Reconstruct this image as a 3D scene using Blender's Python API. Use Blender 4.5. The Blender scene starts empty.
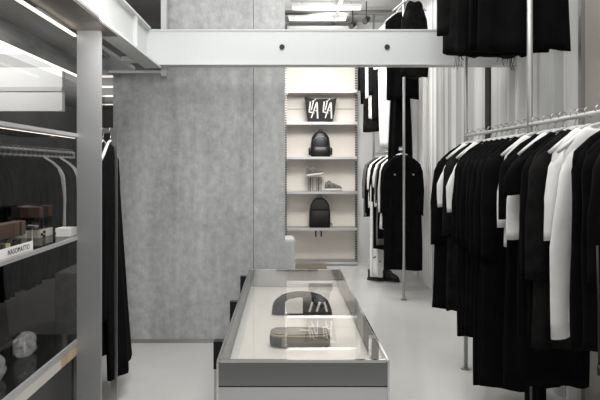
import bpy, bmesh, math, random
from math import sin, cos, pi, radians
from mathutils import Vector, Matrix
S = bpy.context.scene
COL = S.collection
random.seed(7)

# ------------------------------------------------------------ camera, world, lights
cd = bpy.data.cameras.new('camera'); cam = bpy.data.objects.new('camera', cd); COL.objects.link(cam)
cam.location = (0, 0, 1.6); cam.rotation_euler = (pi/2, 0, 0)
cd.sensor_width = 36; cd.lens = 36; cd.shift_x = 0.025; cd.shift_y = -0.0533; cd.clip_start = .05
S.camera = cam
S.view_settings.view_transform = 'Standard'; S.view_settings.look = 'None'
S.view_settings.gamma = 1; S.view_settings.use_curve_mapping = False
S.view_settings.exposure = 0.0
w = bpy.data.worlds.new('world'); S.world = w; w.use_nodes = True
w.node_tree.nodes['Background'].inputs[0].default_value = (.95, .97, 1, 1)
w.node_tree.nodes['Background'].inputs[1].default_value = .55

def area(name, loc, sx, sy, power, rot=(0, 0, 0), col=(1, .993, .98)):
    l = bpy.data.lights.new(name, 'AREA'); l.shape = 'RECTANGLE'; l.size = sx; l.size_y = sy
    l.energy = power; l.color = col
    o = bpy.data.objects.new(name, l); COL.objects.link(o); o.location = loc; o.rotation_euler = rot
    return o
area('ceiling_light_area', (.55, 1.6, 4.0), 1.6, 2.6, 70)
area('ceiling_light_area', (.45, 4.2, 4.0), 1.6, 1.2, 45)
area('ceiling_light_area', (.6, 7.6, 4.0), 1.2, 2.6, 75)
area('shelf_washer_added', (.6, 7.7, 3.2), 1.2, .5, 46, (radians(50), 0, 0), (1, .97, .93))  # added fill with no fixture, aimed at the back shelves
area('aisle_light_area', (-.6, 3.0, 3.9), .5, 2.0, 26)
area('wall_wash_light_added', (-.8, 3.3, 2.38), .35, .5, 11, (radians(66), 0, 0))  # invented lamp without a fitting, lifts the concrete wall below the beam
area('shopfront_daylight', (.3, -2.3, 2.3), 3.6, 2.2, 38, (radians(80), 0, 0), (.95, .97, 1))
area('bounce_uplight_added', (.6, 9.2, 3.6), 1.0, 1.6, 14, (pi, 0, 0))  # extra fill pointing up so the back ceiling is not dark
area('side_room_light_area', (-3.2, 6.0, 3.2), .8, 2.0, 9, (0, 0, 0))
area('fascia_washer_added', (-3.9, 6.9, 3.25), 2.0, .3, 50, (radians(60), 0, 0))  # unseen helper lamp that brightens the white side room fascia
area('cove_uplight_added', (-1.75, 4.4, 2.75), .6, 2.2, 10, (pi, 0, 0))  # hidden fill added to lighten the dark ceiling at upper left
area('side_room_uplight_added', (-4.2, 13, 2.3), .8, 5, 50, (pi, 0, 0))  # second hidden fill, added for the far side room ceiling

# ------------------------------------------------------------ materials
def lin(v): v /= 255; return v/12.92 if v <= .04045 else ((v+.055)/1.055)**2.4
def rgb(r, g=None, b=None):
    if g is None: g = b = r
    return (lin(r), lin(g), lin(b), 1)
def mat(name, col, rough=.5, metal=0, **k):
    m = bpy.data.materials.new(name); m.use_nodes = True
    b = m.node_tree.nodes['Principled BSDF']
    b.inputs['Base Color'].default_value = col; b.inputs['Roughness'].default_value = rough
    b.inputs['Metallic'].default_value = metal
    for a, v in k.items(): b.inputs[a].default_value = v
    if rough >= .85: b.inputs['Specular IOR Level'].default_value = .08
    return m
def noisy(name, c1, c2, scale=4, rough=.5, metal=0, bump=0, stretch=(1, 1, 1), detail=6, lo=.35, hi=.65, bscale=None, bdist=.01):
    m = mat(name, c1, rough, metal); nt = m.node_tree; N = nt.nodes; L = nt.links; b = N['Principled BSDF']
    tc = N.new('ShaderNodeTexCoord'); mp = N.new('ShaderNodeMapping'); mp.inputs['Scale'].default_value = stretch
    nz = N.new('ShaderNodeTexNoise'); nz.inputs['Scale'].default_value = scale; nz.inputs['Detail'].default_value = detail
    cr = N.new('ShaderNodeValToRGB'); cr.color_ramp.elements[0].color = c1; cr.color_ramp.elements[1].color = c2
    cr.color_ramp.elements[0].position = lo; cr.color_ramp.elements[1].position = hi
    L.new(tc.outputs['Object'], mp.inputs[0]); L.new(mp.outputs[0], nz.inputs[0]); L.new(nz.outputs[0], cr.inputs[0])
    L.new(cr.outputs[0], b.inputs['Base Color'])
    if bump:
        n2 = N.new('ShaderNodeTexNoise'); n2.inputs['Scale'].default_value = bscale or scale*4; n2.inputs['Detail'].default_value = 4
        L.new(mp.outputs[0], n2.inputs[0])
        bp = N.new('ShaderNodeBump'); bp.inputs['Strength'].default_value = bump; bp.inputs['Distance'].default_value = bdist
        L.new(n2.outputs[0], bp.inputs['Height']); L.new(bp.outputs[0], b.inputs['Normal'])
    return m
def emis(name, col, st):
    m = mat(name, col); b = m.node_tree.nodes['Principled BSDF']
    b.inputs['Emission Color'].default_value = col; b.inputs['Emission Strength'].default_value = st
    return m
def glass(name, tint=(1, 1, 1, 1), ior=1.5, rough=0.0):
    m = bpy.data.materials.new(name); m.use_nodes = True; nt = m.node_tree; N = nt.nodes; L = nt.links
    N.remove(N['Principled BSDF']); out = N['Material Output']
    t = N.new('ShaderNodeBsdfTransparent'); t.inputs[0].default_value = tint
    g = N.new('ShaderNodeBsdfGlossy'); g.inputs['Roughness'].default_value = rough
    f = N.new('ShaderNodeFresnel'); f.inputs[0].default_value = ior
    mx = N.new('ShaderNodeMixShader')
    ge = N.new('ShaderNodeNewGeometry'); iv = N.new('ShaderNodeMath'); iv.operation = 'SUBTRACT'; iv.inputs[0].default_value = 1
    mu = N.new('ShaderNodeMath'); mu.operation = 'MULTIPLY'
    L.new(ge.outputs['Backfacing'], iv.inputs[1]); L.new(f.outputs[0], mu.inputs[0]); L.new(iv.outputs[0], mu.inputs[1])
    L.new(mu.outputs[0], mx.inputs[0]); L.new(t.outputs[0], mx.inputs[1]); L.new(g.outputs[0], mx.inputs[2]); L.new(mx.outputs[0], out.inputs[0])
    return m

M = {}
M['floor'] = noisy('polished_floor', rgb(196, 195, 192), rgb(206, 205, 202), 1.2, .16, bump=.02, bscale=2)
M['dark_floor'] = noisy('dark_floor', rgb(64, 61, 58), rgb(84, 80, 76), 1.5, .3)
M['white'] = mat('white_paint', rgb(216, 217, 216), .45)
M['white_steel'] = mat('white_painted_steel', rgb(196, 198, 197), .35)
M['ceil'] = noisy('pale_ceiling', rgb(176, 176, 175), rgb(192, 192, 190), 3, .7)
M['dark_ceil'] = noisy('dark_ceiling', rgb(92, 91, 90), rgb(108, 107, 105), 2, .7)
M['brown_metal'] = noisy('taupe_metal', rgb(120, 114, 110), rgb(132, 126, 121), 3, .4, .6)
M['brushed_dark'] = noisy('brushed_dark_steel', rgb(120), rgb(168), 6, .3, .85, stretch=(1, .4, 3))
M['column'] = noisy('column_steel', rgb(160), rgb(172), 1, .38, .55, stretch=(1, 1, .4))
M['steel'] = mat('brushed_steel', rgb(178, 177, 175), .32, 1)
M['satin_dark'] = mat('satin_dark_steel', rgb(112), .35, .4)
M['apron'] = mat('mirror_apron', rgb(118), .04, 1)
M['edge'] = mat('bright_edge', rgb(214), .3, .7)
M['lowpan'] = mat('satin_pale_steel', rgb(196), .3, .35)
M['lip'] = mat('satin_lip', rgb(170), .28, .9)
M['dimled'] = emis('dim_led', (1, .95, .88, 1), .6)
M['mirror'] = mat('polished_steel', rgb(196, 196, 196), .07, 1)
M['darkmirror'] = mat('dark_polished_steel', rgb(120, 120, 120), .12, 1)
M['pole'] = mat('satin_pole', rgb(190, 190, 188), .35, .7)
M['black_metal'] = mat('black_metal', rgb(30), .4, .5)
M['shelfback'] = noisy('warm_white_panel', rgb(232, 225, 216), rgb(238, 231, 222), 2, .5)
M['blk'] = noisy('black_cotton', rgb(9, 9, 10), rgb(15, 15, 15), 9, .95, bump=.25, bscale=60, bdist=.002)
M['blk2'] = noisy('washed_black_cotton', rgb(18, 18, 18), rgb(30, 29, 28), 14, .95, bump=.3, bscale=70, bdist=.002)
M['wht'] = noisy('white_cotton', rgb(222, 221, 219), rgb(232, 231, 229), 9, .9, bump=.2, bscale=50, bdist=.002)
M['gry'] = noisy('grey_cotton', rgb(96, 95, 94), rgb(116, 115, 113), 12, .9)
M['hanger'] = mat('white_plastic', rgb(206, 206, 204), .3)
M['leather'] = mat('black_leather', rgb(26, 26, 27), .38)
M['nylon'] = mat('black_nylon', rgb(30, 29, 29), .75)
M['taupe'] = mat('taupe_leather', rgb(142, 136, 129), .5)
M['cream'] = mat('cream_trim', rgb(206, 198, 160), .5)
M['ochre'] = noisy('ochre_wood', rgb(176, 156, 122), rgb(198, 180, 146), 3, .5, stretch=(1, 6, 1))
M['olive'] = mat('olive_wood', rgb(120, 112, 92), .5)
M['walnut'] = noisy('walnut_cap', rgb(52, 37, 30), rgb(74, 52, 42), 20, .45)
M['amber'] = mat('amber_liquid', rgb(170, 140, 50), .1)
M['smoke'] = mat('dark_bottle', rgb(46, 44, 42), .08)
M['clearb'] = glass('bottle_glass', (.85, .85, .83, 1), 1.6)
M['pane'] = glass('smoked_glass', (.86, .855, .85, 1), 1.22)
M['topglass'] = glass('vitrine_glass', (.95, .95, .94, 1), 1.62)
M['acrylic'] = glass('acrylic', (.8, .82, .82, 1), 1.5, .02)
M['led'] = emis('warm_led', (1, .93, .80, 1), 1.3)
M['tube'] = emis('tube_light', (1, .99, .96, 1), 1.5)
M['sidelamp'] = emis('side_room_tube', (1, .93, .84, 1), .6)
M['card'] = mat('white_card', rgb(232, 231, 228), .6)
M['ink'] = mat('black_ink', rgb(24), .6)
M['tray'] = noisy('pale_tray_stone', rgb(168, 164, 156), rgb(182, 178, 170), 6, .5)
M['suede'] = noisy('grey_sneaker_knit', rgb(88, 86, 82), rgb(136, 132, 127), 40, .85)
M['sole'] = mat('pale_rubber', rgb(206, 203, 196), .6)
M['plastic'] = mat('cloudy_plastic', rgb(196, 196, 194), .15, 0, Alpha=.28)

def concrete(name, a, b_, streak=.5):
    m = mat(name, a, .62); nt = m.node_tree; N = nt.nodes; L = nt.links; b = N['Principled BSDF']
    tc = N.new('ShaderNodeTexCoord')
    def nz(sc, st, det=8, off=0):
        mp = N.new('ShaderNodeMapping'); mp.inputs['Scale'].default_value = st; mp.inputs['Location'].default_value = (off, 0, off)
        n = N.new('ShaderNodeTexNoise'); n.inputs['Scale'].default_value = sc; n.inputs['Detail'].default_value = det
        n.inputs['Roughness'].default_value = .65
        L.new(tc.outputs['Object'], mp.inputs[0]); L.new(mp.outputs[0], n.inputs[0]); return n.outputs[0]
    n1 = nz(2.6, (1, 1, .55), 10); n2 = nz(4.2, (1, 1, .07), 5, 3.1); n3 = nz(16, (1, 1, .8), 12, 5)
    def mix(x, y, f):
        q = N.new('ShaderNodeMix'); q.inputs[0].default_value = f; L.new(x, q.inputs[2]); L.new(y, q.inputs[3]); return q.outputs[0]
    v = mix(mix(n1, n2, .5), n3, .4)
    cr = N.new('ShaderNodeValToRGB'); e = cr.color_ramp.elements
    e[0].position = .34; e[0].color = a; e[1].position = .66; e[1].color = b_
    L.new(v, cr.inputs[0]); L.new(cr.outputs[0], b.inputs['Base Color'])
    bp = N.new('ShaderNodeBump'); bp.inputs['Strength'].default_value = .4; bp.inputs['Distance'].default_value = .01
    L.new(n3, bp.inputs['Height']); L.new(bp.outputs[0], b.inputs['Normal'])
    return m
M['concrete'] = concrete('board_concrete', rgb(134, 135, 135), rgb(206, 207, 206))

def perforated():
    m = mat('perforated_metal', rgb(120), .35, .9); nt = m.node_tree; N = nt.nodes; L = nt.links; b = N['Principled BSDF']
    tc = N.new('ShaderNodeTexCoord'); v = N.new('ShaderNodeTexVoronoi'); v.inputs['Scale'].default_value = 40
    v.inputs['Randomness'].default_value = 0
    L.new(tc.outputs['Object'], v.inputs['Vector'])
    cr = N.new('ShaderNodeValToRGB'); e = cr.color_ramp.elements; e[0].color = rgb(24); e[1].color = rgb(190); e[0].position = .36; e[1].position = .5
    L.new(v.outputs['Distance'], cr.inputs[0]); L.new(cr.outputs[0], b.inputs['Base Color'])
    return m
M['perf'] = perforated()
def slotted():
    m = mat('slotted_steel', rgb(178), .35, .8); nt = m.node_tree; N = nt.nodes; L = nt.links; b = N['Principled BSDF']
    tc = N.new('ShaderNodeTexCoord'); wv = N.new('ShaderNodeTexWave'); wv.bands_direction = 'Z'; wv.inputs['Scale'].default_value = 7.5
    L.new(tc.outputs['Object'], wv.inputs[0]); cr = N.new('ShaderNodeValToRGB'); cr.color_ramp.interpolation = 'CONSTANT'
    e = cr.color_ramp.elements; e[0].color = rgb(178); e[1].color = rgb(30); e[1].position = .6
    L.new(wv.outputs[0], cr.inputs[0]); L.new(cr.outputs[0], b.inputs['Base Color']); return m
M['slotted'] = slotted()
def flutes():
    # panels of slightly different whites and greys along the wall, as the sheets themselves differ
    m = mat('fluted_sheet', rgb(200), .22); nt = m.node_tree; N = nt.nodes; L = nt.links; b = N['Principled BSDF']
    tc = N.new('ShaderNodeTexCoord'); sp = N.new('ShaderNodeSeparateXYZ'); L.new(tc.outputs['Object'], sp.inputs[0])
    d = N.new('ShaderNodeMath'); d.operation = 'DIVIDE'; d.inputs[1].default_value = .11; L.new(sp.outputs['Y'], d.inputs[0])
    f = N.new('ShaderNodeMath'); f.operation = 'FLOOR'; L.new(d.outputs[0], f.inputs[0])
    wn = N.new('ShaderNodeTexWhiteNoise'); wn.noise_dimensions = '1D'; L.new(f.outputs[0], wn.inputs['W'])
    cr = N.new('ShaderNodeValToRGB'); e = cr.color_ramp.elements; e[0].color = rgb(190, 190, 189); e[1].color = rgb(238, 237, 235)
    e[0].position = .0; e[1].position = .55
    L.new(wn.outputs['Value'], cr.inputs[0]); L.new(cr.outputs[0], b.inputs['Base Color'])
    return m
M['flute'] = flutes()

# ------------------------------------------------------------ helpers
class MB:
    def __init__(s): s.b = bmesh.new()
    def box(s, x0, x1, y0, y1, z0, z1, bev=0):
        r = bmesh.ops.create_cube(s.b, size=1); vs = r['verts']
        for v in vs: v.co = Vector(((x0+x1)/2+v.co.x*(x1-x0), (y0+y1)/2+v.co.y*(y1-y0), (z0+z1)/2+v.co.z*(z1-z0)))
        if bev:
            es = {e for v in vs for e in v.link_edges}
            bmesh.ops.bevel(s.b, geom=list(es), offset=bev, segments=2, affect='EDGES', profile=.5)
        return s
    def tube(s, pts, r, n=8, caps=True):
        pts = [Vector(p) for p in pts]; rs = r if isinstance(r, (list, tuple)) else [r]*len(pts)
        rings = []; up = None
        for i, p in enumerate(pts):
            t = (pts[min(i+1, len(pts)-1)]-pts[max(i-1, 0)]).normalized()
            if up is None: up = Vector((0, 0, 1)) if abs(t.z) < .9 else Vector((0, 1, 0))
            a = t.cross(up).normalized(); bb = a.cross(t).normalized(); up = bb
            rings.append([s.b.verts.new(p+(a*cos(2*pi*k/n)+bb*sin(2*pi*k/n))*rs[i]) for k in range(n)])
        s.rings(rings, caps); return s
    def rings(s, rings, caps=True):
        n = len(rings[0])
        for i in range(len(rings)-1):
            for k in range(n):
                s.b.faces.new((rings[i][k], rings[i][(k+1) % n], rings[i+1][(k+1) % n], rings[i+1][k]))
        if caps:
            s.b.faces.new(rings[0][::-1]); s.b.faces.new(rings[-1])
    def cyl(s, x, y, z0, z1, r, n=16):
        return s.tube([(x, y, z0), (x, y, z1)], r, n)
    def loft(s, secs, n=24, e=2.0):
        # secs: (cx,cy,cz,hw,ht) super-ellipse sections in XY stacked along z
        rings = []
        for cx, cy, cz, hw, ht in secs:
            rg = []
            for k in range(n):
                a = 2*pi*k/n; c, q = cos(a), sin(a)
                rg.append(s.b.verts.new((cx+hw*math.copysign(abs(c)**(2/e), c), cy+ht*math.copysign(abs(q)**(2/e), q), cz)))
            rings.append(rg)
        s.rings(rings); return s
    def prism(s, poly, y0, y1, bev=0):
        # polygon in XZ extruded along y
        a = [s.b.verts.new((x, y0, z)) for x, z in poly]; b = [s.b.verts.new((x, y1, z)) for x, z in poly]
        n = len(poly)
        f0 = s.b.faces.new(a); f1 = s.b.faces.new(b[::-1])
        for k in range(n): s.b.faces.new((a[k], b[k], b[(k+1) % n], a[(k+1) % n]))
        if bev: bmesh.ops.bevel(s.b, geom=list(f0.edges)+list(f1.edges), offset=bev, segments=2, affect='EDGES')
        return s
    def xf(s, mtx): bmesh.ops.transform(s.b, matrix=mtx, verts=s.b.verts[:]); return s
    def mesh(s, name, m, smooth=False):
        bmesh.ops.recalc_face_normals(s.b, faces=s.b.faces[:])
        me = bpy.data.meshes.new(name); s.b.to_mesh(me); s.b.free()
        me.materials.append(M[m] if isinstance(m, str) else m)
        if smooth:
            me.polygons.foreach_set('use_smooth', [True]*len(me.polygons))
        return me
    def obj(s, name, m, parent=None, smooth=False, loc=(0, 0, 0)):
        o = bpy.data.objects.new(name, s.mesh(name, m, smooth)); COL.objects.link(o)
        o.location = loc
        if parent: o.parent = parent
        return o
def smooth_angle(o, ang=40):
    me = o.data; me.polygons.foreach_set('use_smooth', [True]*len(me.polygons))
    try: me.set_sharp_from_angle(angle=radians(ang))
    except Exception: pass
    return o
def tag(o, label, cat, group=None, kind=None):
    if label: o['label'] = label
    if cat: o['category'] = cat
    if group: o['group'] = group
    if kind: o['kind'] = kind
    return o
def empty(name, loc=(0, 0, 0), rz=0):
    o = bpy.data.objects.new(name, None); COL.objects.link(o); o.location = loc; o.rotation_euler = (0, 0, rz)
    o.empty_display_size = .05; return o
def kids(o): return [c for c in list(bpy.data.objects) if c.parent == o]
def copy_tree(o, parent=None):
    c = o.copy(); COL.objects.link(c); c.parent = parent
    for ch in list(o.children): copy_tree(ch, c)
    return c
def struct(name, mb, m, smooth=False):
    o = mb.obj(name, m, None, smooth); o['kind'] = 'structure'; return o

# ------------------------------------------------------------ setting
struct('floor', MB().box(-1.64, 2.2, -2.6, 10.4, -.1, 0), 'floor')
struct('floor_side_room', MB().box(-6, -1.64, -2.6, 17.2, -.1, 0).box(-1.64, -1.2, 10.4, 17.2, -.1, 0), 'dark_floor')
struct('ceiling', MB().box(-1.08, 2.2, -2.6, 10.4, 4.1, 4.2), 'ceil')
struct('ceiling_side_room', MB().box(-6, -1.08, -2.6, 17.2, 3.3, 3.4), 'dark_ceil')
struct('trim_1', MB().box(-1.10, -1.08, -2.6, 5.48, 3.4, 4.1), 'white')     # bulkhead between the two ceilings
struct('wall_left', MB().box(-6.1, -6, -2.6, 17.2, 0, 3.3), 'dark_ceil')
struct('wall_side_room_back', MB().box(-6, -1.2, 17.2, 17.3, 0, 3.3), 'dark_ceil')
struct('wall_back', MB().box(-1.3, 2.2, 10.3, 10.4, 0, 4.1), 'white')
# fluted sheet wall on the right
def flute_wall():
    mb = MB(); b = mb.b; ys = []; y = 3.94
    while y < 10.28:
        pitch = .22 if y < 6.9 else .11
        n = 8
        for k in range(n):
            t = k/n
            ys.append((y+pitch*t, 1.95-.035*(pitch/.22)**.7*sin(pi*t)))
        y += pitch
    ys.append((10.3, 1.95))
    lo = [b.verts.new((x, yy, 0)) for yy, x in ys]; hi = [b.verts.new((x, yy, 4.1)) for yy, x in ys]
    lo2 = [b.verts.new((2.06, yy, 0)) for yy, x in (ys[0], ys[-1])]; hi2 = [b.verts.new((2.06, yy, 4.1)) for yy, x in (ys[0], ys[-1])]
    for i in range(len(ys)-1): b.faces.new((lo[i], lo[i+1], hi[i+1], hi[i]))
    b.faces.new((lo2[0], lo2[1], hi2[1], hi2[0])); b.faces.new((lo[0], hi[0], hi2[0], lo2[0])); b.faces.new((lo[-1], hi[-1], hi2[1], lo2[1]))
    return mb
smooth_angle(struct('wall_right', flute_wall(), 'flute'), 35)
struct('wall_right_near', MB().box(1.95, 2.06, -2.6, 3.92, 0, 4.1), mat('greige_panel', rgb(178, 172, 165), .35))
struct('trim_2', MB().box(1.925, 1.955, 3.90, 3.94, 0, 4.1), 'steel')
struct('trim_3', MB().box(1.90, 1.955, 5.58, 5.70, 0, 4.1), 'black_metal')
# wall behind the viewer: piers and lintel round a shopfront opening
struct('wall_front', MB().box(-6, -1.2, -2.7, -2.6, 0, 4.1).box(1.6, 2.2, -2.7, -2.6, 0, 4.1).box(-1.2, 1.6, -2.7, -2.6, 3.3, 4.1).box(-1.2, 1.6, -2.7, -2.6, 0, .5), 'dark_ceil')
# concrete wall: low left part and full height part
struct('wall_concrete', MB().box(-1.575, -1.085, 5.5, 5.7, 0, 2.46).box(-1.085, -.292, 5.5, 5.7, 0, 4.1).box(-.286, 0.0, 5.5, 5.7, 0, 4.1), 'concrete')
struct('trim_4', MB().box(-.292, -.286, 5.503, 5.7, 0, 4.1), 'gry')   # joint
struct('trim_5', MB().box(-1.60, -1.07, 5.44, 5.7, 2.461, 2.485), 'white_steel')
struct('baseboard_back', MB().box(-1.575, 0, 5.485, 5.499, 0, .03), 'steel')

# beams
def tagd(o, l, c, g=None): tag(o, l, c, g); return o
bm_ = empty('steel_beam', (0, 5.0, 2.46)); tag(bm_, 'white painted steel beam crossing the whole shop below the upper clothes', 'beam')
MB().box(-1.15, 1.95, 0, .02, 0, .295).box(-1.15, 1.95, .02, .13, 0, .014).box(-1.15, 1.95, .02, .13, .281, .295).box(-1.15, 1.95, -.006, 0, .0, .012).box(-1.15, 1.95, -.006, 0, .283, .295).obj('beam_body', 'white_steel', bm_)
for x in (-.025, .85):
    MB().tube([(x, -.008, .148), (x, .0, .148)], .022, 16).obj('bolt_hole', 'ink', bm_)
o = MB().box(-1.165, -1.15, .2, 5.0, 2.43, 2.77).box(-1.15, -1.03, .2, 4.99, 2.43, 2.445).box(-1.15, -1.115, .2, 4.99, 2.755, 2.77).box(-1.15, -1.12, 4.55, 4.56, 2.445, 2.755).obj('steel_beam', 'white_steel')
tag(o, 'long white steel beam running away from the viewer at the upper left', 'beam')
o = MB().box(-1.9, -1.275, 3.74, 5.1, 2.43, 2.46).obj('soffit_panel', 'white_steel'); tag(o, 'white ceiling panel between column and concrete wall, left of the long beam', 'panel')
o = MB().box(-1.27, -1.167, 4.66, 4.76, 2.432, 2.47).obj('cross_beam', 'white_steel'); tag(o, 'short white cross piece between long beam and white ceiling panel', 'beam')
o = MB().box(-1.9, -1.167, 3.73, 3.80, 2.465, 2.60).obj('cross_beam', 'white_steel'); tag(o, 'white cross piece just behind the top of the brushed column', 'beam')
o = MB().box(-1.076, -1.03, 5.2, 5.25, 2.40, 4.1).obj('white_post', 'white_steel'); tag(o, 'white square post rising above the crossing beam at its left end', 'post')

# ------------------------------------------------------------ left display fixture
ds = empty('wall_display', (-1.23, .3, 0)); tag(ds, 'steel and glass wall display with lit shelves on the left', 'display shelving')
def P(mb, name, m, par, **k):
    # geometry given in world coordinates, parented to par
    o = mb.obj(name, m, par, **k); o.location = -Vector(par.location) if par.parent is None else o.location
    return o
P(MB().box(-1.235, -1.095, 3.56, 3.59, 0, 2.415), 'column', 'column', ds)['label'] = 'brushed steel flat column'
P(MB().box(-1.25, -1.03, .2, 3.72, 2.415, 2.428), 'soffit', 'brown_metal', ds)
P(MB().box(-1.47, -1.255, .3, 4.3, 2.385, 2.40), 'perforated_panel', 'perf', ds)
P(MB().box(-1.485, -1.47, .3, 4.3, 2.26, 2.385), 'header_panel', 'brushed_dark', ds)
P(MB().box(-1.252, -1.238, .3, 3.555, 2.378, 2.392), 'light_strip', 'led', ds)
P(MB().box(-1.482, -1.469, .3, 4.3, 2.248, 2.259), 'light_strip', 'led', ds)
pn = P(MB().box(-1.63, -1.622, .3, 2.63, .1, 2.26), 'glass_back', 'pane', ds)
pn = P(MB().box(-1.63, -1.622, 2.635, 5.4, .02, 2.26), 'glass_back', 'pane', ds)
for z, dep in ((1.80, .39), (1.19, .39)):
    P(MB().box(-1.23-dep, -1.245, .3, 3.70, z-.01, z), 'glass_shelf', 'pane', ds)
    P(MB().box(-1.245, -1.23, .3, 3.70, z-.016, z+.004), 'shelf_edge', 'edge', ds)
    P(MB().box(-1.262, -1.25, .3, 3.70, z-.02, z-.011), 'shelf_edge', 'edge', ds)
P(MB().box(-1.30, -1.294, .3, 3.70, 1.782, 1.788), 'light_strip', 'led', ds)
P(MB().box(-1.6, -1.245, .3, 3.70, .565, .575), 'low_shelf', 'darkmirror', ds)
P(MB().box(-1.245, -1.23, .3, 3.70, .555, .583), 'shelf_edge', 'edge', ds)
P(MB().box(-1.612, -1.60, .3, 3.70, .56, .585), 'rear_rail', 'steel', ds)
for a, b, m in ((.3, 2.62, 'ochre'), (2.62, 3.30, 'sole'), (3.30, 3.70, 'ochre')):
    P(MB().box(-1.243, -1.232, a, b, .495, .554), 'fascia_strip', m, ds)
P(MB().box(-1.6, -1.25, .3, 3.70, .0, .48), 'base_cabinet', mat('dark_cabinet', rgb(26, 25, 25), .3), ds)
P(MB().box(-1.26, -1.25, 1.2, 1.21, .6, 2.3), 'glass_joint', 'steel', ds)

# bottles
def bottle(x, y, z, s=1, cap='walnut', liq='smoke', lab='', grp=None):
    t = empty('perfume_bottle', (x, y, z)); t.rotation_euler = (0, 0, random.uniform(-.15, .15))
    MB().box(-.022*s, .022*s, -.022*s, .022*s, 0, .058*s, .004).obj('bottle_body', 'clearb', t)
    MB().box(-.016*s, .016*s, -.016*s, .016*s, .006*s, .040*s, .003).obj('perfume', liq, t)
    MB().box(-.024*s, .024*s, -.024*s, .024*s, .060*s, .112*s, .003).obj('cap', cap, t)
    tag(t, lab, 'bottle', grp); return t
# tray group
tr = MB().box(-1.60, -1.43, 3.50, 3.695, 1.191, 1.235).obj('display_tray', 'tray'); tag(tr, 'stone coloured tray holding perfume bottles on the middle glass shelf', 'tray')
for i, y in enumerate((3.53, 3.60, 3.665)):
    for j, x in enumerate((-1.57, -1.515, -1.46)):
        bottle(x, y, 1.236, 1.2, 'walnut' if (i+j) % 3 else 'smoke', 'smoke',
               'small clear perfume bottle with square %s cap standing on the stone tray' % ('brown wooden' if (i+j) % 3 else 'black'), 'perfume bottles on the stone tray')
bx = MB().box(-1.37, -1.28, 3.58, 3.69, 1.191, 1.24).obj('sample_box', 'card'); tag(bx, 'small pale box on the glass shelf next to the steel column', 'box')
cols = [('amber', 'with yellow perfume'), ('smoke', 'with dark glass'), ('cream', 'with pale perfume')]
for i, y in enumerate((2.70, 2.77, 2.84, 2.91, 2.98)):
    c = cols[i % 3] if i < 3 else ('smoke', 'with dark glass')
    nm = ['nearest the viewer', 'second nearest', 'mid row', 'fourth in row', 'far end'][i]
    bottle(-1.33, y, 1.191, 1.3, 'walnut', c[0], 'brown capped perfume bottle %s behind the white name card, %s' % (c[1], nm), 'perfume bottles behind the name card')
for i, y in enumerate((2.74, 2.82, 2.90)):
    bottle(-1.42, y, 1.191, 1.3, 'walnut', 'smoke', 'brown capped perfume bottle in the rear row behind the name card', 'perfume bottles in the rear row')
t = empty('perfume_bottle', (-1.31, 3.11, 1.191)); MB().box(-.02, .02, -.02, .02, 0, .10, .003).obj('bottle_body', 'clearb', t)
MB().box(-.024, .024, -.024, .024, .10, .112, .002).obj('cap', 'steel', t); tag(t, 'tall clear perfume bottle with flat silver cap between the row and the stone tray', 'bottle')
MB().cyl(0, 0, .004, .1, .003, 8).obj('dip_tube', 'card', t)
for i, (x, y) in enumerate(((-1.30, 3.24), (-1.34, 3.31), (-1.29, 3.36), (-1.38, 3.44))):
    t = empty('sample_vial', (x, y, 1.191)); MB().cyl(0, 0, 0, .035, .009, 12).obj('vial_body', 'clearb', t); MB().cyl(0, 0, .036, .05, .007, 12).obj('cap', 'smoke', t)
    tag(t, 'tiny clear sample vial on the glass shelf in front of the stone tray', 'vial', 'sample vials on the shelf')
# name card with lettering facing the aisle
cdx = empty('name_card', (-1.262, 2.60, 1.191)); tag(cdx, 'white name card with black capital letters on the middle shelf edge', 'sign')
MB().box(-.002, .002, 0, .40, 0, .046).obj('card', 'card', cdx)
def text(s, size, loc, rot, m, par, name='lettering'):
    c = bpy.data.curves.new(name, 'FONT'); c.body = s; c.size = size; c.extrude = .0006; c.align_x = 'LEFT'; c.space_character = 1.15
    o = bpy.data.objects.new(name, c); COL.objects.link(o)
    dg = bpy.context.evaluated_depsgraph_get(); me = bpy.data.meshes.new_from_object(o.evaluated_get(dg)); bpy.data.objects.remove(o)
    me.materials.clear(); me.materials.append(M[m]); me.name = name
    o = bpy.data.objects.new(name, me); COL.objects.link(o); o.location = loc; o.rotation_euler = rot; o.parent = par; return o
text('NASOMATTO', .034, (.003, .125, .012), (pi/2, 0, pi/2), 'ink', cdx)
# crumpled plastic bags on the low shelf
def crumple(name, loc, sx, sy, sz, seed, m, lab):
    rnd = random.Random(seed); mb = MB(); bmesh.ops.create_icosphere(mb.b, subdivisions=3, radius=1)
    for v in mb.b.verts:
        k = 1+rnd.uniform(-.16, .16); v.co = Vector((v.co.x*sx*k, v.co.y*sy*k, max(-1, v.co.z*1.3)*sz*(1+rnd.uniform(-.08, .05))))
    mn = min(v.co.z for v in mb.b.verts)
    for v in mb.b.verts: v.co.z -= mn
    o = mb.obj(name, m, None, loc=loc); tag(o, lab, 'bag'); return o
crumple('plastic_bag', (-1.42, 3.28, .576), .05, .10, .055, 3, 'plastic', 'crumpled clear plastic bag on the low shelf, nearer the column')
crumple('plastic_bag', (-1.40, 2.86, .576), .05, .10, .06, 5, 'plastic', 'crumpled clear plastic bag on the low shelf at the picture edge')
o = MB().box(-1.56, -1.48, 3.42, 3.52, .576, .64, .006).obj('metal_case', 'mirror'); tag(o, 'small shiny metal case at the rear of the low shelf', 'box')

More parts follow.
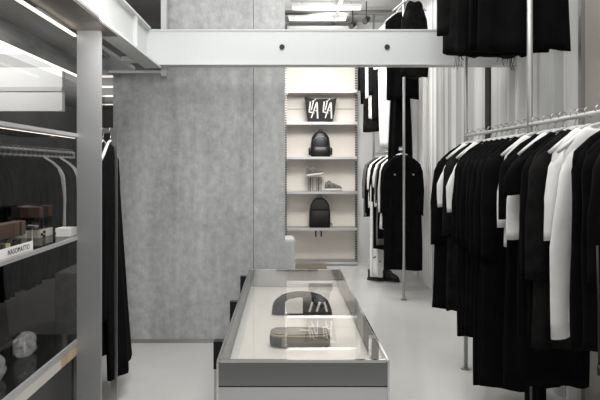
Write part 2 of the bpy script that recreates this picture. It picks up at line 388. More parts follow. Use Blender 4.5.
# ------------------------------------------------------------ clothes
rnd = random.Random(3)
def body_mesh(seed, hw=.225, hem=.24, L=1.0, neck=.09, th=.035, skew=0, name='garment_body', ragged=0, sh=.205, rows=16):
    r = random.Random(seed); mb = MB(); n = 40
    ph = [r.uniform(0, 6.28) for _ in range(4)]
    prof = [(-.066, neck*.72, .020), (-.085, neck, .026), (-.120, neck+(hw-neck)*.42, .030), (-.158, neck+(hw-neck)*.74, .032), (-.185, hw*.97, .032), (-sh-.02, hw, .032)]
    for i in range(1, rows+1):
        t = i/rows; prof.append((-sh-.02-(L-sh-.02)*t, hw+(hem-hw)*t, th*(1+.25*t)))
    rings = []
    for j, (z, w_, t_) in enumerate(prof):
        f = max(0, (-z-.22)/max(.3, L-.22)); rg = []
        for k in range(n):
            a = 2*pi*k/n; c, q = cos(a), sin(a)
            amp = .016*min(1, f*1.6)
            fold = amp*(sin(5*a+ph[0])+.7*sin(9*a+ph[1]+f*2))
            x = w_*math.copysign(abs(c)**.8, c)*(1+.02*sin(f*7+ph[2]))+skew*f
            y = t_*math.copysign(abs(q)**.9, q)+fold*q*q*1.3+ .01*sin(f*3+ph[3])*f
            zz = z
            if j == 0: zz = z-.02*(1-abs(c))
            if j == len(prof)-1: zz = z+.012*sin(3*c+ph[2])+(r.uniform(-ragged, ragged))
            rg.append(mb.b.verts.new((x, y, zz)))
        rings.append(rg)
    mb.rings(rings)
    return mb
def sleeve_mesh(side, seed, hw=.225, SL=.6, r0=.068, r1=.05, out=.03, sh=.178, wide=0):
    r = random.Random(seed+side); mb = MB(); rings = []; n = 18; m_ = 10; ph = r.uniform(0, 6)
    for i in range(m_+1):
        t = i/m_
        cx = side*(hw-.045+out*min(1, t*2.0)); cz = -sh-.012-SL*t
        rr = r0+(r1-r0)*t
        if i == 0: rr *= .72
        rg = []
        for k in range(n):
            a = 2*pi*k/n
            q = rr*(1+.07*sin(3*a+ph+t*5))
            rg.append(mb.b.verts.new((cx+q*cos(a)*.86, q*sin(a)*.46, cz+.02*cos(a)*-side*(1 if i < 3 else .4)+(.03*(1-abs(cos(a))) if i == 0 else 0))))
        rings.append(rg)
    mb.rings(rings); return mb
CACHE = {}
def cm(key, fn, name, m):
    k = (key, m)
    if k not in CACHE: CACHE[k] = fn().mesh(name, m, True)
    return CACHE[k]
def child(name, me, par, label=None):
    o = bpy.data.objects.new(name, me); COL.objects.link(o); o.parent = par
    if label: o['label'] = label
    return o
def garment(kind, x, y, z, m, L, SL, lab, cat, grp=None, rz=0, seed=0, hw=.225, hem=.24, sleeve_m=None, sr=(.082, .066), out=.03, th=.028, skew=0, ragged=0, neck=.09):
    sd = seed % 5
    o = child(kind, cm(('b', sd, hw, hem, L, th, skew, ragged, neck), lambda: body_mesh(sd, hw, hem, L, neck, th, skew, ragged=ragged), kind, m), None)
    o.location = (x, y, z); o.rotation_euler = (0, 0, rz)
    if SL:
        for s in (-1, 1):
            child('sleeve', cm(('s', s, sd, hw, SL, sr, out), lambda: sleeve_mesh(s, sd, hw, SL, sr[0], sr[1], out), 'sleeve', sleeve_m or m), o)
    tag(o, lab, cat, grp); return o
# hanger: hook over the rail + broad shoulders
def hanger_parts(r=.016):
    h = MB(); pts = []
    for k in range(11):
        a = radians(200-k*23); pts.append((.022*cos(a), 0, .0+.022*sin(a)+.0))
    pts = [(-.0215, 0, -.008)]+[(.0225*cos(radians(180-18*k)), 0, .0225*sin(radians(180-18*k))) for k in range(11)]+[(.018, 0, -.016), (.004, 0, -.030), (0, 0, -.045), (0, 0, -.075)]
    h.tube(pts, .0032, 6); hook = h.mesh('hook', 'steel', True)
    s = MB(); pp = [(-.195, 0, -.195), (-.15, 0, -.160), (-.09, 0, -.110), (-.04, 0, -.076), (0, 0, -.064), (.04, 0, -.076), (.09, 0, -.110), (.15, 0, -.160), (.195, 0, -.195)]
    s.tube(pp, [.008, .011, .010, .009, .009, .009, .010, .011, .008], 10); sh = s.mesh('shoulder', 'hanger', True)
    return hook, sh
HOOK, SHO = hanger_parts()
def hanger(x, y, z, rz, lab, grp):
    lab = ' '.join(lab.split()[:16]).rstrip(',')
    t = empty('clothes_hanger', (x, y, z)); t.rotation_euler = (0, 0, rz)
    child('hook', HOOK, t); child('shoulder_bar', SHO, t)
    tag(t, lab, 'hanger', grp); return t

RX = 1.44
def pole(y, z1=4.1, lab=''):
    t = empty('rack_pole', (RX, y, 0)); MB().cyl(0, 0, 0.006, z1, .0165, 16).obj('pole', 'pole', t, True); MB().cyl(0, 0, 0, .008, .04, 20).obj('foot_plate', 'steel', t)
    tag(t, lab, 'pole'); return t
pole(3.53, lab='satin steel pole nearest the viewer, in front of the upper black garment')
pole(4.78, lab='satin steel pole at the far end of the near right clothes rail')
pole(7.27, lab='satin steel pole standing in front of the long black coat at the far rail')
pole(9.75, lab='satin steel pole at the far end of the far rail by the shelves')
def rail(y0, y1, z, lab):
    t = empty('clothes_rail', (RX, y0, z)); MB().tube([(0, 0, 0), (0, y1-y0, 0)], .0125, 14).obj('rail_tube', 'hanger', t, True)
    tag(t, lab, 'rail')
rail(1.6, 4.765, 1.855, 'white tube rail carrying the near right row of clothes')
rail(7.29, 9.73, 1.83, 'white tube rail carrying the far row of clothes')
rail(3.55, 4.765, 3.6, 'upper rail above the near right clothes')
rail(6.8, 9.73, 3.6, 'upper rail above the far clothes')

# near right row: y, kind
near = []
def N(y, m, L, SL, desc, hw=.225, hem=.24, kind='garment', **k): near.append((y, m, L, SL, desc, hw, hem, kind, k))
N(4.72, 'blk', 1.36, .66, 'long black coat at the far end of the near right rail', kind='coat', hem=.29, sr=(.085, .07), out=.05)
N(4.63, 'wht', .74, .36, 'white shirt, first pale sleeve from the far end of the near row', hw=.18, hem=.18, kind='shirt', out=.075, sr=(.075, .06))
N(4.46, 'blk2', 1.31, .56, 'washed black jacket between the first two white sleeves', kind='jacket')
N(4.36, 'wht', .74, .38, 'white shirt, second pale sleeve from the far end of the near row', hw=.18, hem=.18, kind='shirt', out=.075, sr=(.075, .06))
for y in (4.20, 4.10, 4.0, 3.90): N(y, 'blk', round(.255+167*y/600, 3), .58, None, kind='coat')
for y in (3.80, 3.70): N(y, 'blk', round(.255+216*y/600, 3), .60, None, kind='coat', hem=.25)
N(3.60, 'blk', 1.56, .62, 'longest black coat in the middle of the near right row', kind='coat', hem=.29)
N(3.45, 'wht', .70, .40, 'white tee shirt showing a narrow sleeve edge mid near row', hw=.18, hem=.18, kind='shirt', out=.03, sr=(.068, .06))
N(3.30, 'blk', 1.45, .34, 'black tee dress between the two middle white tee shirts', kind='dress')
N(3.20, 'wht', .66, .44, 'white tee shirt with the broadest pale sleeve mid near row', hw=.18, hem=.18, kind='shirt', sr=(.075, .085), out=.05)
N(3.11, 'blk', 1.12, .20, 'black short sleeved top covering the broadest white sleeve', kind='dress', sr=(.09, .085), out=.05)
N(2.98, 'blk', 1.12, .62, None, kind='jacket')
N(2.92, 'blk2', 1.12, .6, 'washed black jacket just left of the long white sleeves', kind='jacket')
N(2.84, 'wht', .72, .40, 'white shirt with short sleeve left of the longest white sleeve', hw=.18, hem=.18, kind='shirt', out=.035, sr=(.06, .055))
N(2.74, 'wht', .95, .84, 'white long sleeved shirt with the longest pale sleeve in view', hw=.17, hem=.17, kind='shirt', sr=(.066, .05), out=.055)
N(2.54, 'blk', 1.02, .60, None, kind='jacket', sr=(.06, .055), out=.0)
N(2.44, 'blk', 1.0, .60, None, kind='jacket', sr=(.06, .055), out=.0)
N(2.30, 'blk', .72, .5, 'black hooded jacket with hanging cords at the right picture edge', kind='jacket')
def where(y):
    if y > 3.85: return 'right of the second white sleeve'
    if y > 3.4: return 'left of the longest black coat'
    if y > 2.75: return 'right of the broadest white sleeve'
    return 'right of the longest white sleeve'
i = 0
for (y, m, L, SL, desc, hw, hem, kind, k) in near:
    i += 1; rz = rnd.uniform(-.06, .06)
    lab = desc or 'black garment packed on the near right rail '+where(y)
    g = garment(kind, RX, y, 1.855, m, L, SL, lab, kind, None if desc else 'black garments '+where(y), rz, i, hw, hem, **k)
    if y == 2.30:
        for s in (-.10, -.05):
            c = MB().tube([(s-.15, -.03, -.55), (s-.15, -.04, -.75), (s-.148, -.04, -1.12-s)], .005, 6); c.cyl(s-.148, -.04, -1.14-s, -1.10-s, .008, 8); c.obj('drawstring', 'ink', g, True)
    hanger(RX, y, 1.8675, rz, ('hanger of the '+desc) if desc else 'hanger in a black garment on the near right rail, '+where(y), 'hangers on the near right rail')
for (y, x, L, lab) in ((3.49, 1.47, 1.84, 'narrow black trousers reaching lowest, behind the foremost pole'),):
    o = garment('trousers', x, y+.04, 1.855, 'blk', L, 0, lab, 'trousers', hw=.07, hem=.06, neck=.05, th=.02)

# far row
far = [
 (7.38, 'blk', 1.48, .62, 'long black buttoned coat at the front of the far rail, behind a pole', 'coat'),
 (7.52, 'blk', 1.0, .6, 'black jacket directly behind the long buttoned coat', 'jacket'),
 (7.66, 'wht', 1.0, .60, 'white shirt nearest the long black coat on the far rail', 'shirt'),
 (7.82, 'blk', 1.15, .45, 'black tee dress between two white garments on the far rail', 'dress'),
 (7.98, 'gry', 1.25, .5, 'grey jacket in the middle of the far rail', 'jacket'),
 (8.14, 'wht', .75, .30, 'white tee shirt in the middle of the far rail', 'shirt'),
 (8.30, 'blk', 1.35, .5, 'long black dress in the middle of the far rail', 'dress'),
 (8.50, 'blk', 1.0, .5, 'black jacket before the last white sleeve on the far rail', 'jacket'),
 (8.72, 'wht', .8, .35, 'white shirt with the last pale sleeve toward the shelves', 'shirt'),
 (8.95, 'blk', .95, .7, 'black jacket second from the shelves on the far rail', 'jacket'),
 (9.25, 'gry', .98, .5, 'dark grey shirt nearest the shelves on the far rail', 'shirt'),
]
for j, (y, m, L, SL, lab, kd) in enumerate(far):
    rz = rnd.uniform(-.08, .08)
    g = garment(kd, RX+.01, y, 1.83, m, L, SL, lab, kd, None, rz, j, sr=(.07, .055))
    if j == 0:
        for x in (-.115, .115):
            MB().tube([(x, -.056, -.31), (x, -.066, -.31)], .012, 12).obj('button', 'steel', g)
        MB().tube([(0, -.056, -.50), (0, -.066, -.50)], .009, 12).obj('button', 'steel', g)
    hanger(RX+.01, y, 1.8425, rz, 'hanger of the '+lab, 'hangers on the far rail')
# printed white trousers hanging low
o = garment('trousers', 1.28, 8.42, 1.5, 'wht', 1.42, 0, 'white trousers with black print hanging low on the far rail', 'trousers', hw=.085, hem=.09, neck=.06, th=.03)
for a in ((0, .02, .3), (.03, -.02, .9), (-.02, .03, -.5), (.0, -.04, 1.2)):
    MB().box(-.035, .035, -.002, .002, -.007, .007).xf(Matrix.Translation((a[0], -.047, -1.17+a[1]))@Matrix.Rotation(a[2], 4, 'Y')).obj('print_stroke', 'ink', o)
MB().tube([(0, 0, -.09), (.04, 0, 0), (.12, 0, .30)], .003, 6).obj('hanging_loop', 'steel', o)
# boots below the far row
def boot(x, y, rz, lab):
    t = empty('boot', (x, y, 0)); t.rotation_euler = (0, 0, rz)
    mb = MB(); mb.loft([(0, .0, .03, .048, .125), (0, 0, .06, .048, .12), (0, .02, .09, .045, .10), (0, .05, .12, .043, .07), (0, .06, .15, .045, .06)], 20, 2.4); mb.obj('upper', 'leather', t, True)
    MB().loft([(0, 0, 0, .052, .135), (0, 0, .03, .052, .132)], 20, 2.4).obj('sole', 'ink', t, True)
    tag(t, lab, 'boot', 'boots below the far rail')
boot(1.30, 8.55, 1.2, 'black boot under the far rail, left one'); boot(1.50, 8.5, 1.0, 'black boot under the far rail, right one')

# upper tiers
up = [
 (3.68, 'blk', 1.28, 0, 1.465, .285, .285, 'black top with step hem on the upper rail, behind the foremost pole', 'top', 0),
 (3.88, 'blk', 1.24, 0, 1.45, .24, .26, 'black top second on the upper rail, just behind the step hemmed one', 'top', 0),
 (4.10, 'blk', 1.22, 0, 1.47, .20, .20, 'black top with frayed threads in the middle of the upper rail', 'top', .02),
 (4.42, 'blk', 1.18, 0, 1.48, .22, .21, 'black top fourth from the viewer on the upper rail', 'top', 0),
 (4.64, 'blk2', 1.12, .78, 1.43, .21, .215, 'washed black frayed top at the far end of the near upper rail', 'top', .012),
]
for j, (y, m, L, SL, x, hw, hem, lab, kd, rg) in enumerate(up):
    garment(kd, x, y, 3.6, m, L, SL, lab, 'top', None, rnd.uniform(-.05, .05), j+2, hw=hw, hem=hem, ragged=rg)
    hanger(RX, y, 3.6125, 0, 'hanger of the '+lab, 'hangers on the near upper rail')
for o in [q for q in list(bpy.data.objects) if q.name.startswith('top') and q.parent is None]:
    if 'frayed' in o['label']:
        L = {True: 1.12, False: 1.22}['washed' in o['label']]
        mb = MB()
        for k in range(9):
            x = rnd.uniform(-.19, .02) if L < 1.2 else rnd.uniform(-.05, .1)
            ln = rnd.uniform(.04, .12)
            mb.tube([(x, -.02, -L+.02), (x+rnd.uniform(-.01, .01), -.02, -L-ln*.5), (x+rnd.uniform(-.02, .02), -.02, -L-ln)], .0018, 5)
        mb.obj('loose_threads', 'blk2', o)
upf = [
 (6.95, 'blk2', .95, .75, 1.50, .12, .12, 'narrow distressed dark garment on the upper rail left of the upper black tops', 'trousers'),
 (7.45, 'blk', 1.15, .0, 1.46, .215, .20, 'black top with white hanger at the front of the far upper rail', 'top'),
 (7.60, 'blk', 1.95, .0, 1.46, .09, .16, 'very long black dress on the far upper rail reaching down to the lower rail', 'dress'),
 (7.95, 'wht', 1.75, .5, 1.42, .20, .16, 'long white dress on the far upper rail left of the long black dress', 'dress'),
 (8.30, 'blk', 1.35, .8, 1.40, .20, .2, 'black jacket between white garments on the far upper rail', 'jacket'),
 (8.65, 'wht', 1.30, .8, 1.40, .20, .2, 'white shirt second from the shelves on the far upper rail', 'shirt'),
 (9.05, 'blk2', 1.45, .7, 1.38, .20, .2, 'dark grey jacket nearest the shelves on the far upper rail', 'jacket'),
 (9.35, 'blk', 1.0, .6, 1.38, .20, .2, 'black shirt deepest on the far upper rail beside the shelves', 'shirt'),
]
for j, (y, m, L, SL, x, hw, hem, lab, kd) in enumerate(upf):
    garment(kd, x, y, 3.6, m, L, SL, lab, kd, None, rnd.uniform(-.1, .1), j+1, hw=hw, hem=hem, neck=min(.09, hw*.7), th=.04)
    hanger(RX, y, 3.6125, 0, 'hanger of the '+lab, 'hangers on the far upper rail')

# left rack: flat bar frame with two long black garments seen edge on
rk = empty('garment_frame', (-1.14, 4.0, 0)); tag(rk, 'flat steel bar frame beside the column holding black clothes', 'clothes rack')
P(MB().box(-1.158, -1.118, 3.995, 4.005, 0, 1.867), 'post', 'steel', rk); P(MB().box(-1.34, -1.158, 3.995, 4.005, 1.832, 1.867), 'top_bar', 'steel', rk)
P(MB().box(-1.34, -1.30, 3.995, 4.005, 0, 1.832), 'post', 'steel', rk)
for j, (x, L, m, lab, sk) in enumerate(((-1.165, 1.64, 'blk', 'long black coat hanging on the flat bar frame, right one by the post', .24), (-1.215, 1.45, 'blk2', 'long washed black coat hanging on the flat bar frame, nearer the column', .08))):
    hz = 1.826
    garment('coat', x, 4.0, hz, m, L, 1.0 if j == 0 else 0, lab, 'coat', None, pi/2+.03-.04*j, j+1, hw=.19, hem=.30, skew=sk, th=.03, sr=(.055, .045), neck=.06)
    hanger(x, 4.0, hz+.02, pi/2, 'hanger of the '+lab, 'hangers on the flat bar frame')

# ------------------------------------------------------------ vitrine table
tb = empty('vitrine_table', (.08, 3.85, 0)); tag(tb, 'long glass topped steel display table in the middle of the aisle', 'table')
X0, X1, Y0, Y1, ZT = -.302, .462, 2.656, 5.05, .75
P(MB().box(X0, X0+.009, Y0, Y1, ZT-.012, ZT).box(X1-.009, X1, Y0, Y1, ZT-.012, ZT).box(X0+.014, X1-.014, Y0, Y0+.014, ZT-.012, ZT).box(X0+.014, X1-.014, Y1-.014, Y1, ZT-.012, ZT), 'top_frame', 'mirror', tb)
P(MB().box(X0+.0095, X1-.0095, Y0+.0145, Y1-.0145, ZT-.008, ZT-.002), 'glass_top', 'topglass', tb)
P(MB().box(X0+.002, X0+.012, Y0+.012, Y1-.012, .58, ZT-.0125), 'side_panel', 'satin_dark', tb)
P(MB().box(X1-.012, X1-.002, Y0+.012, Y1-.012, .58, ZT-.0125), 'side_panel', 'satin_dark', tb)
P(MB().box(X0+.002, X1-.002, Y0+.002, Y0+.012, .635, ZT-.0125), 'front_panel', 'apron', tb)
P(MB().box(X0+.002, X1-.002, Y1-.012, Y1-.002, .58, ZT-.0125), 'end_panel', 'mirror', tb)
P(MB().box(X0+.013, X1-.013, Y0+.013, Y1-.013, .585, .60), 'display_bed', mat('warm_white_bed', rgb(232, 227, 221), .4), tb)
P(MB().box(X0+.014, X0+.055, Y0+.02, Y1-.02, .6005, .606), 'bed_edge', 'white', tb)
P(MB().box(X0+.002, X1-.002, Y0+.006, Y0+.016, .0, .628), 'lower_panel', 'lowpan', tb)
P(MB().box(X0+.003, X1-.003, Y0+.004, Y0+.014, .629, .6345), 'shadow_gap', 'black_metal', tb)
P(MB().box(X0+.004, X1-.004, Y0+.03, Y1-.02, .0, .57), 'body', 'steel', tb)
P(MB().box(X0-.001, X0+.008, Y0-.002, Y0+.006, 0, ZT-.0125), 'corner_trim', 'mirror', tb)
P(MB().box(X1-.008, X1+.001, Y0-.002, Y0+.006, 0, ZT-.0125), 'corner_trim', 'mirror', tb)
for y in (2.95, 3.83, 4.72):
    lg = P(MB().box(X0-.05, X0-.003, y, y+.05, .61, ZT-.004), 'side_bracket', 'black_metal', tb)
    P(MB().box(X0-.048, X0-.012, y+.01, y+.04, 0, .61), 'leg', 'steel', tb)
# items inside: half-moon bag
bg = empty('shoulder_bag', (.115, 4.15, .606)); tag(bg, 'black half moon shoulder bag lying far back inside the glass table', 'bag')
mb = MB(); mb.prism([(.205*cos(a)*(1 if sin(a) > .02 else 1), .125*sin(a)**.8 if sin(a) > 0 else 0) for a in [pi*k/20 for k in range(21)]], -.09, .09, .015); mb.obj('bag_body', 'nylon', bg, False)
MB().prism([(-.115, .01), (.005, .01), (.005, .118), (-.02, .12), (-.09, .105), (-.115, .09)], -.094, -.091).obj('front_patch_reflection', 'card', bg)  # pale area painted on, stands for the shelves reflected in the table glass
for q in ((-.0, .3), (.05, .3), (.10, -.25)):
    MB().box(-.007, .007, -.003, .0, -.035, .035).xf(Matrix.Translation((.06+q[0], -.0915, .055))@Matrix.Rotation(q[1], 4, 'Y')).obj('print_stroke', 'card', bg)
cl = empty('clutch_bag', (.085, 3.39, .606)); tag(cl, 'taupe pill shaped clutch with cream trim at the front of the glass table', 'bag')
def pill(hx, hy, z0, z1, b=.008):
    mb = MB(); mb.loft([(0, 0, z0, hx-b, hy-b), (0, 0, z0+b, hx, hy), (0, 0, z1-b, hx, hy), (0, 0, z1, hx-b, hy-b)], 40, 3.2); return mb
pill(.17, .075, 0, .06).obj('clutch_body', 'taupe', cl, True)
mb = pill(.1715, .0765, .001, .058); bmesh.ops.delete(mb.b, geom=[v for v in mb.b.verts if v.co.x > -.085], context='VERTS'); mb.obj('dark_end_reflection', 'nylon', cl, True); pill(.171, .076, .06, .066, .002).obj('zip_band', 'cream', cl, True)  # glass reflection painted in: dark at this end, paler taupe elsewhere
ld = pill(.168, .073, .067, .078, .006).obj('lid', 'taupe', cl, True); MB().box(-.0, .05, -.03, .01, .0785, .080).obj('brand_tab', 'cream', ld)
ch = MB()
for k in range(12):
    a = k/11; ch.tube([(.0+.11*a+.006*cos(q), 3.60+.03*sin(a*9)+.01*sin(q), .611) for q in [2*pi*u/8 for u in range(9)]], .0028, 5, False)
o = ch.obj('chain_strap', 'steel'); tag(o, 'short silver chain lying behind the clutch inside the glass table', 'chain')
o = MB().box(-.06, -.01, 3.60, 3.66, .6065, .63, .005).obj('buckle_box', 'nylon'); tag(o, 'small dark case next to the silver chain inside the glass table', 'case')

# white pedestal behind concrete wall edge + low wooden bench
pd = empty('display_pedestal', (-.1, 6.1, 0)); tag(pd, 'white rounded pedestal peeking out past the edge of the concrete wall', 'pedestal')
mb = MB(); mb.box(-.2, .2, -.15, .15, 0, .90, .035); mb.obj('pedestal_body', 'white', pd)
o = MB().box(.17, .66, 9.35, 9.75, 0, .035).obj('low_step', 'olive'); tag(o, 'low olive wooden step on the floor before the back shelves', 'step')

# ------------------------------------------------------------ back shelving
sh = empty('shelving_unit', (.61, 10.0, 0)); tag(sh, 'tall white backed shelving unit with steel shelves at the end of the aisle', 'shelving')
P(MB().box(.03, 1.19, 10.22, 10.25, .0, 3.98), 'back_panel', 'shelfback', sh)
P(MB().box(.03, 1.19, 10.205, 10.219, 2.60, 2.61).box(.03, 1.19, 10.205, 10.219, .0, .02), 'back_joint', 'tray', sh)
def upright(x):
    mb = MB().box(x-.018, x+.018, 10.17, 10.20, 0, 4.0)
    o = P(mb, 'slotted_upright', 'slotted', sh)
upright(.012); upright(1.21)
SZ = [.057, .615, 1.215, 1.785, 2.355, 2.88, 3.93]
for z in SZ:
    sf = P(MB().box(.035, 1.187, 9.86, 10.20, z-.012, z), 'shelf', 'steel', sh)
    MB().box(.035, 1.187, 9.845, 9.8595, z-.04, z+.002).obj('shelf_lip', 'edge', sf)
    if z > .1:
        MB().box(.06, 1.16, 9.90, 9.92, z-.024, z-.0125).obj('light_strip', 'dimled', sf)
        for x in (.0395, 1.1825): MB().box(x-.004, x+.004, 9.87, 10.165, z-.06, z-.0125).obj('bracket', 'steel', sf)
# rail ornament on top shelf
mb = MB()
for k in range(26): mb.tube([(.08+k*.042+.014*cos(q), 9.83, 3.955+.014*sin(q)) for q in [2*pi*u/8 for u in range(9)]], .004, 5, False)
o = mb.obj('chain_garland', 'black_metal'); tag(o, 'row of dark metal rings along the topmost shelf', 'chain')
for x in (.51, .60):
    o = MB().tube([(x, 9.95, .558), (x, 9.93, .50), (x, 9.91, .47)], .012, 8).obj('hook_peg', 'ink')
    tag(o, 'dark peg under the shelf of the plain backpack, %s' % ('left one' if x < .55 else 'right one'), 'hook')
# tote 44
tt = empty('tote_bag', (.59, 9.98, 2.359)); tag(tt, 'black tote bag with white painted figures on the back shelves', 'bag')
mb = MB(); poly = [(-.21, 0), (.20, 0), (.235, .20), (.265, .405), (.19, .385), (.09, .375), (.0, .385), (-.09, .375), (-.19, .40), (-.265, .425), (-.235, .2)]
mb.prism(poly, -.05, .05, .012); mb.obj('bag_body', 'nylon', tt)
def stroke(x0, z0, x1, z1, w, par, y=-.0535):
    d = math.hypot(x1-x0, z1-z0); mb = MB().box(-d/2, d/2, -.002, .002, -w/2, w/2)
    mb.xf(Matrix.Translation(((x0+x1)/2, y, (z0+z1)/2))@Matrix.Rotation(-math.atan2(z1-z0, x1-x0), 4, 'Y')); return mb
for ox in (-.115, .115):
    for s in ((-.055, .34, -.075, .16, .022), (-.075, .17, .01, .15, .022), (.0, .36, -.04, .20, .018), (.055, .33, .065, .06, .024), (.05, .33, -.04, .07, .02), (-.01, .19, .07, .19, .014), (-.03, .34, .04, .38, .012)):
        stroke(ox+s[0], s[1], ox+s[2], s[3], s[4], tt).obj('painted_stroke', 'card', tt)
# leather backpack
def backpack(x, z, wd, ht, m, lab, pocket):
    t = empty('backpack', (x, 10.0, z)); tag(t, lab, 'backpack')
    hw = wd/2
    secs = [(0, 0, 0, hw*.92, .07), (0, 0, .02, hw, .085), (0, 0, ht*.5, hw*.97, .085), (0, 0, ht*.75, hw*.88, .08), (0, 0, ht*.9, hw*.64, .065), (0, 0, ht*.97, hw*.40, .05), (0, 0, ht, hw*.15, .03)]
    MB().loft(secs, 28, 2.8).obj('bag_body', m, t, True)
    MB().tube([(-.03, 0, ht-.01), (-.028, 0, ht+.025), (0, 0, ht+.035), (.028, 0, ht+.025), (.03, 0, ht-.01)], .006, 8).obj('handle', m, t, True)
    if pocket:
        MB().loft([(0, -.09, .02, hw*.78, .035), (0, -.095, .04, hw*.84, .04), (0, -.095, ht*.36, hw*.84, .04), (0, -.09, ht*.42, hw*.72, .025)], 24, 3).obj('front_pocket', m, t, True)
        for s in (-1, 1): MB().loft([(s*hw, -.01, .03, .03, .05), (s*hw*1.03, -.01, ht*.30, .032, .05), (s*hw, -.01, ht*.36, .02, .035)], 16, 2.6).obj('side_pocket', m, t, True)
        MB().tube([(hw*.66*cos(a), -.083, ht*.60+ht*.2*sin(a)) for a in [pi*k/12 for k in range(13)]], .004, 6).obj('zip', 'steel', t, True)
    else:
        MB().tube([(-hw*.8, -.088, ht*.62), (0, -.092, ht*.64), (hw*.8, -.088, ht*.62)], .005, 6).obj('zip', 'ink', t, True)
        MB().loft([(0, -.085, .03, hw*.8, .02), (0, -.088, ht*.5, hw*.78, .022), (0, -.085, ht*.55, hw*.7, .01)], 20, 3).obj('front_pocket', m, t, True)
        MB().tube([(hw*.9, 0, .06), (hw*1.12, -.02, .05), (hw*1.1, -.03, .0+.01)], .008, 6).obj('strap', m, t, True)
    return t
backpack(.59, 1.789, .33, .42, 'leather', 'shiny black leather backpack with side pockets on the back shelves', True)
backpack(.58, .619, .36, .49, 'nylon', 'plain matt black rounded backpack on the lowest filled shelf', False)
# sneakers
def sneaker(x, y, z, rz, ry, lab):
    t = empty('sneaker', (x, y, z)); t.rotation_euler = (0, ry, rz); t.scale = (1.12, 1.1, 1.35)
    # length along x, toe at +x
    mb = MB(); n = 18; rings = []
    for px, w_, h in ((-.125, .02, .05), (-.115, .035, .085), (-.07, .04, .10), (-.03, .042, .085), (.02, .044, .07), (.07, .048, .05), (.11, .04, .04), (.135, .015, .022)):
        rings.append([mb.b.verts.new((px, w_*cos(2*pi*k/n), .022+max(0, (h/2)*(1+sin(2*pi*k/n))))) for k in range(n)])
    mb.rings(rings); up_ = mb.obj('upper', 'suede', t, True)
    MB().loft([(0, 0, 0, .135, .044), (0, 0, .012, .142, .05), (0, 0, .03, .138, .048)], 28, 2.6).obj('sole', 'sole', t, True)
    MB().tube([(-.09, 0, .095), (-.075, 0, .122), (-.05, 0, .115), (-.02, 0, .095)], .009, 8).obj('tongue', 'suede', up_, True)
    for k in range(4): MB().tube([(-.02+.02*k, -.03, .095-.008*k), (-.015+.02*k, 0, .103-.009*k), (-.02+.02*k, .03, .095-.008*k)], .0035, 6).obj('lace', 'sole', up_, True)
    tag(t, lab, 'shoe', 'pair of sneakers on the back shelves'); return t
rs = empty('shoe_riser', (.51, 10.02, 1.219)); tag(rs, 'clear acrylic riser with tall legs lifting one grey sneaker', 'riser')
for x in (-.12, -.05, .02, .09): MB().box(x-.009, x+.009, -.05, .05, 0, .22).obj('riser_leg', 'acrylic', rs); 
for x in (-.085, .055): MB().box(x-.012, x+.012, .035, .05, 0, .22).obj('riser_panel', 'suede', rs)
MB().box(-.15, .15, -.055, .055, .2205, .23).obj('riser_top', 'acrylic', rs)
sneaker(.50, 10.02, 1.472, .15, -.12, 'grey sneaker raised on the clear riser, toe tilted up')
sneaker(.80, 10.0, 1.219, .2, 0, 'grey sneaker standing flat on the shelf right of the riser')

# ------------------------------------------------------------ ceiling services at the back
def tube_light(y, x0, x1, z, lab):
    t = empty('tube_light', ((x0+x1)/2, y, z)); h = (x1-x0)/2
    MB().box(-h, h, -.04, .04, .02, .06).obj('housing', 'white', t); MB().tube([(-h+.02, 0, 0), (h-.02, 0, 0)], .022, 12).obj('lamp_tube', 'tube', t, True)
    for s in (-h*.7, h*.7): MB().cyl(s, 0, .06, 4.1-z, .005, 6).obj('hanger_rod', 'steel', t)
    tag(t, lab, 'light', 'tube lights under the back ceiling')
tube_light(9.0, .1, 1.15, 3.99, 'long ceiling tube light nearest the viewer at the top of the picture')
tube_light(9.7, .05, 1.0, 4.0, 'ceiling tube light just in front of the shelving top')
o = MB().tube([(-.1, 9.35, 4.02), (1.9, 9.35, 4.02)], .04, 14).obj('ceiling_pipe', 'steel', None, True); tag(o, 'grey pipe crossing under the back ceiling between the tube lights', 'pipe')
o = MB().box(.78, .83, 8.3, 10.25, 3.98, 4.03).obj('cable_tray', 'steel'); tag(o, 'thin grey cable channel running back along the ceiling', 'channel')
def spot(x, y, lab):
    t = empty('spotlight', (x, y, 3.78)); MB().tube([(0, 0, .05), (0, 0, .32)], .008, 8).obj('stem', 'black_metal', t)
    MB().tube([(.03, .08, .08), (-.03, -.08, .0)], .045, 16).obj('lamp_head', 'black_metal' if 'black' in lab else 'steel', t, True)
    MB().tube([(-.031, -.082, -.001), (-.033, -.087, -.003)], .036, 16).obj('lens', 'ink', t); tag(t, lab, 'spotlight')
spot(1.22, 9.0, 'black ceiling spotlight above the far upper clothes'); spot(1.05, 9.3, 'grey ceiling spotlight left of the black one')

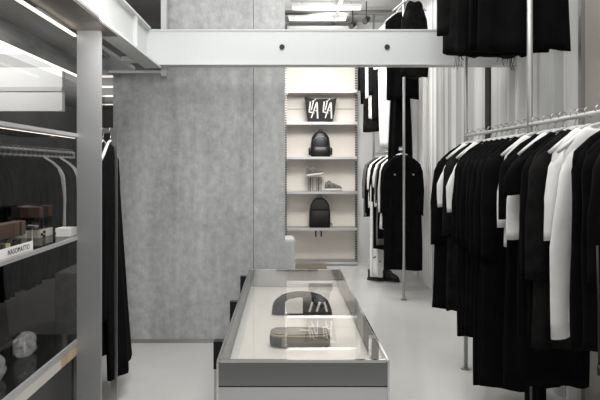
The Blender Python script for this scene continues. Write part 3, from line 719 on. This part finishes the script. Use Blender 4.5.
# ------------------------------------------------------------ side room seen through glass and beside the column
for k, (y, l) in enumerate(((11.0, 'highest'), (12.4, 'second from top'), (14.0, 'third from top'), (15.9, 'lowest'))):
    o = MB().box(-.312*y, -.25*y, y, y+.09, 3.275, 3.299).obj('strip_light', 'sidelamp'); tag(o, 'strip light on the dark side room ceiling seen beside the column, %s' % l, 'light', 'strip lights in the side room')
t = empty('light_fascia', (-3.8, 8.0, 0)); tag(t, 'large white fascia with horizontal bands seen through the upper left glass', 'panel')
P(MB().box(-4.9, -2.97, 8.0, 8.1, 2.36, 2.62), 'lower_band', mat('pale_band', rgb(214), .5), t)
P(MB().box(-4.9, -2.97, 7.98, 8.1, 2.62, 2.68), 'joint_band', mat('grey_band', rgb(186), .5), t)
P(MB().box(-4.9, -2.97, 8.0, 8.1, 2.68, 2.94), 'upper_band', 'white', t)
P(MB().box(-4.9, -2.5, 8.0, 8.1, 2.94, 3.12), 'top_band', mat('grey_band_top', rgb(170), .5), t)
P(MB().box(-4.9, -2.6, 8.0, 8.1, 3.12, 3.29), 'top_white', 'white', t)
t = empty('side_rail', (-2.5, 4.4, 1.78)); MB().tube([(0, 0, 0), (0, 2.7, 0)], .0125, 12).obj('rail_tube', 'hanger', t, True)
MB().cyl(0, 0, -1.78, 0, .015, 12).obj('post', 'steel', t); MB().cyl(0, 2.7, -1.78, 0, .015, 12).obj('post', 'steel', t)
tag(t, 'clothes rail seen through the smoked glass on the left', 'rail')
for k in range(24):
    y = 4.5+k*.108; m = 'wht' if k in (15, 19) else ('blk2' if k % 5 == 0 else 'blk')
    if m == 'wht': lab, g = 'white garment hanging behind the smoked glass, %s' % ('nearer one' if k == 15 else 'farther one'), None
    else: lab, g = 'black garment on the rail behind the smoked glass', 'black garments behind the smoked glass'
    rz = rnd.uniform(-.1, .1)
    garment('coat' if m != 'wht' else 'shirt', -2.5, y, 1.78, m, 1.25 if m != 'wht' else .7, .6, lab, 'garment', g, rz, k)
    hanger(-2.5, y, 1.7925, rz, 'white hanger on the rail behind the smoked glass', 'hangers behind the smoked glass')
o = MB().box(-2.15, -1.80, 5.6, 6.3, 0, .62, .01).obj('low_plinth', 'gry'); tag(o, 'grey plinth added in place of a reflected floor patch seen below the middle shelf', 'plinth')  # invented box, stands for a grey patch reflected low behind the glass
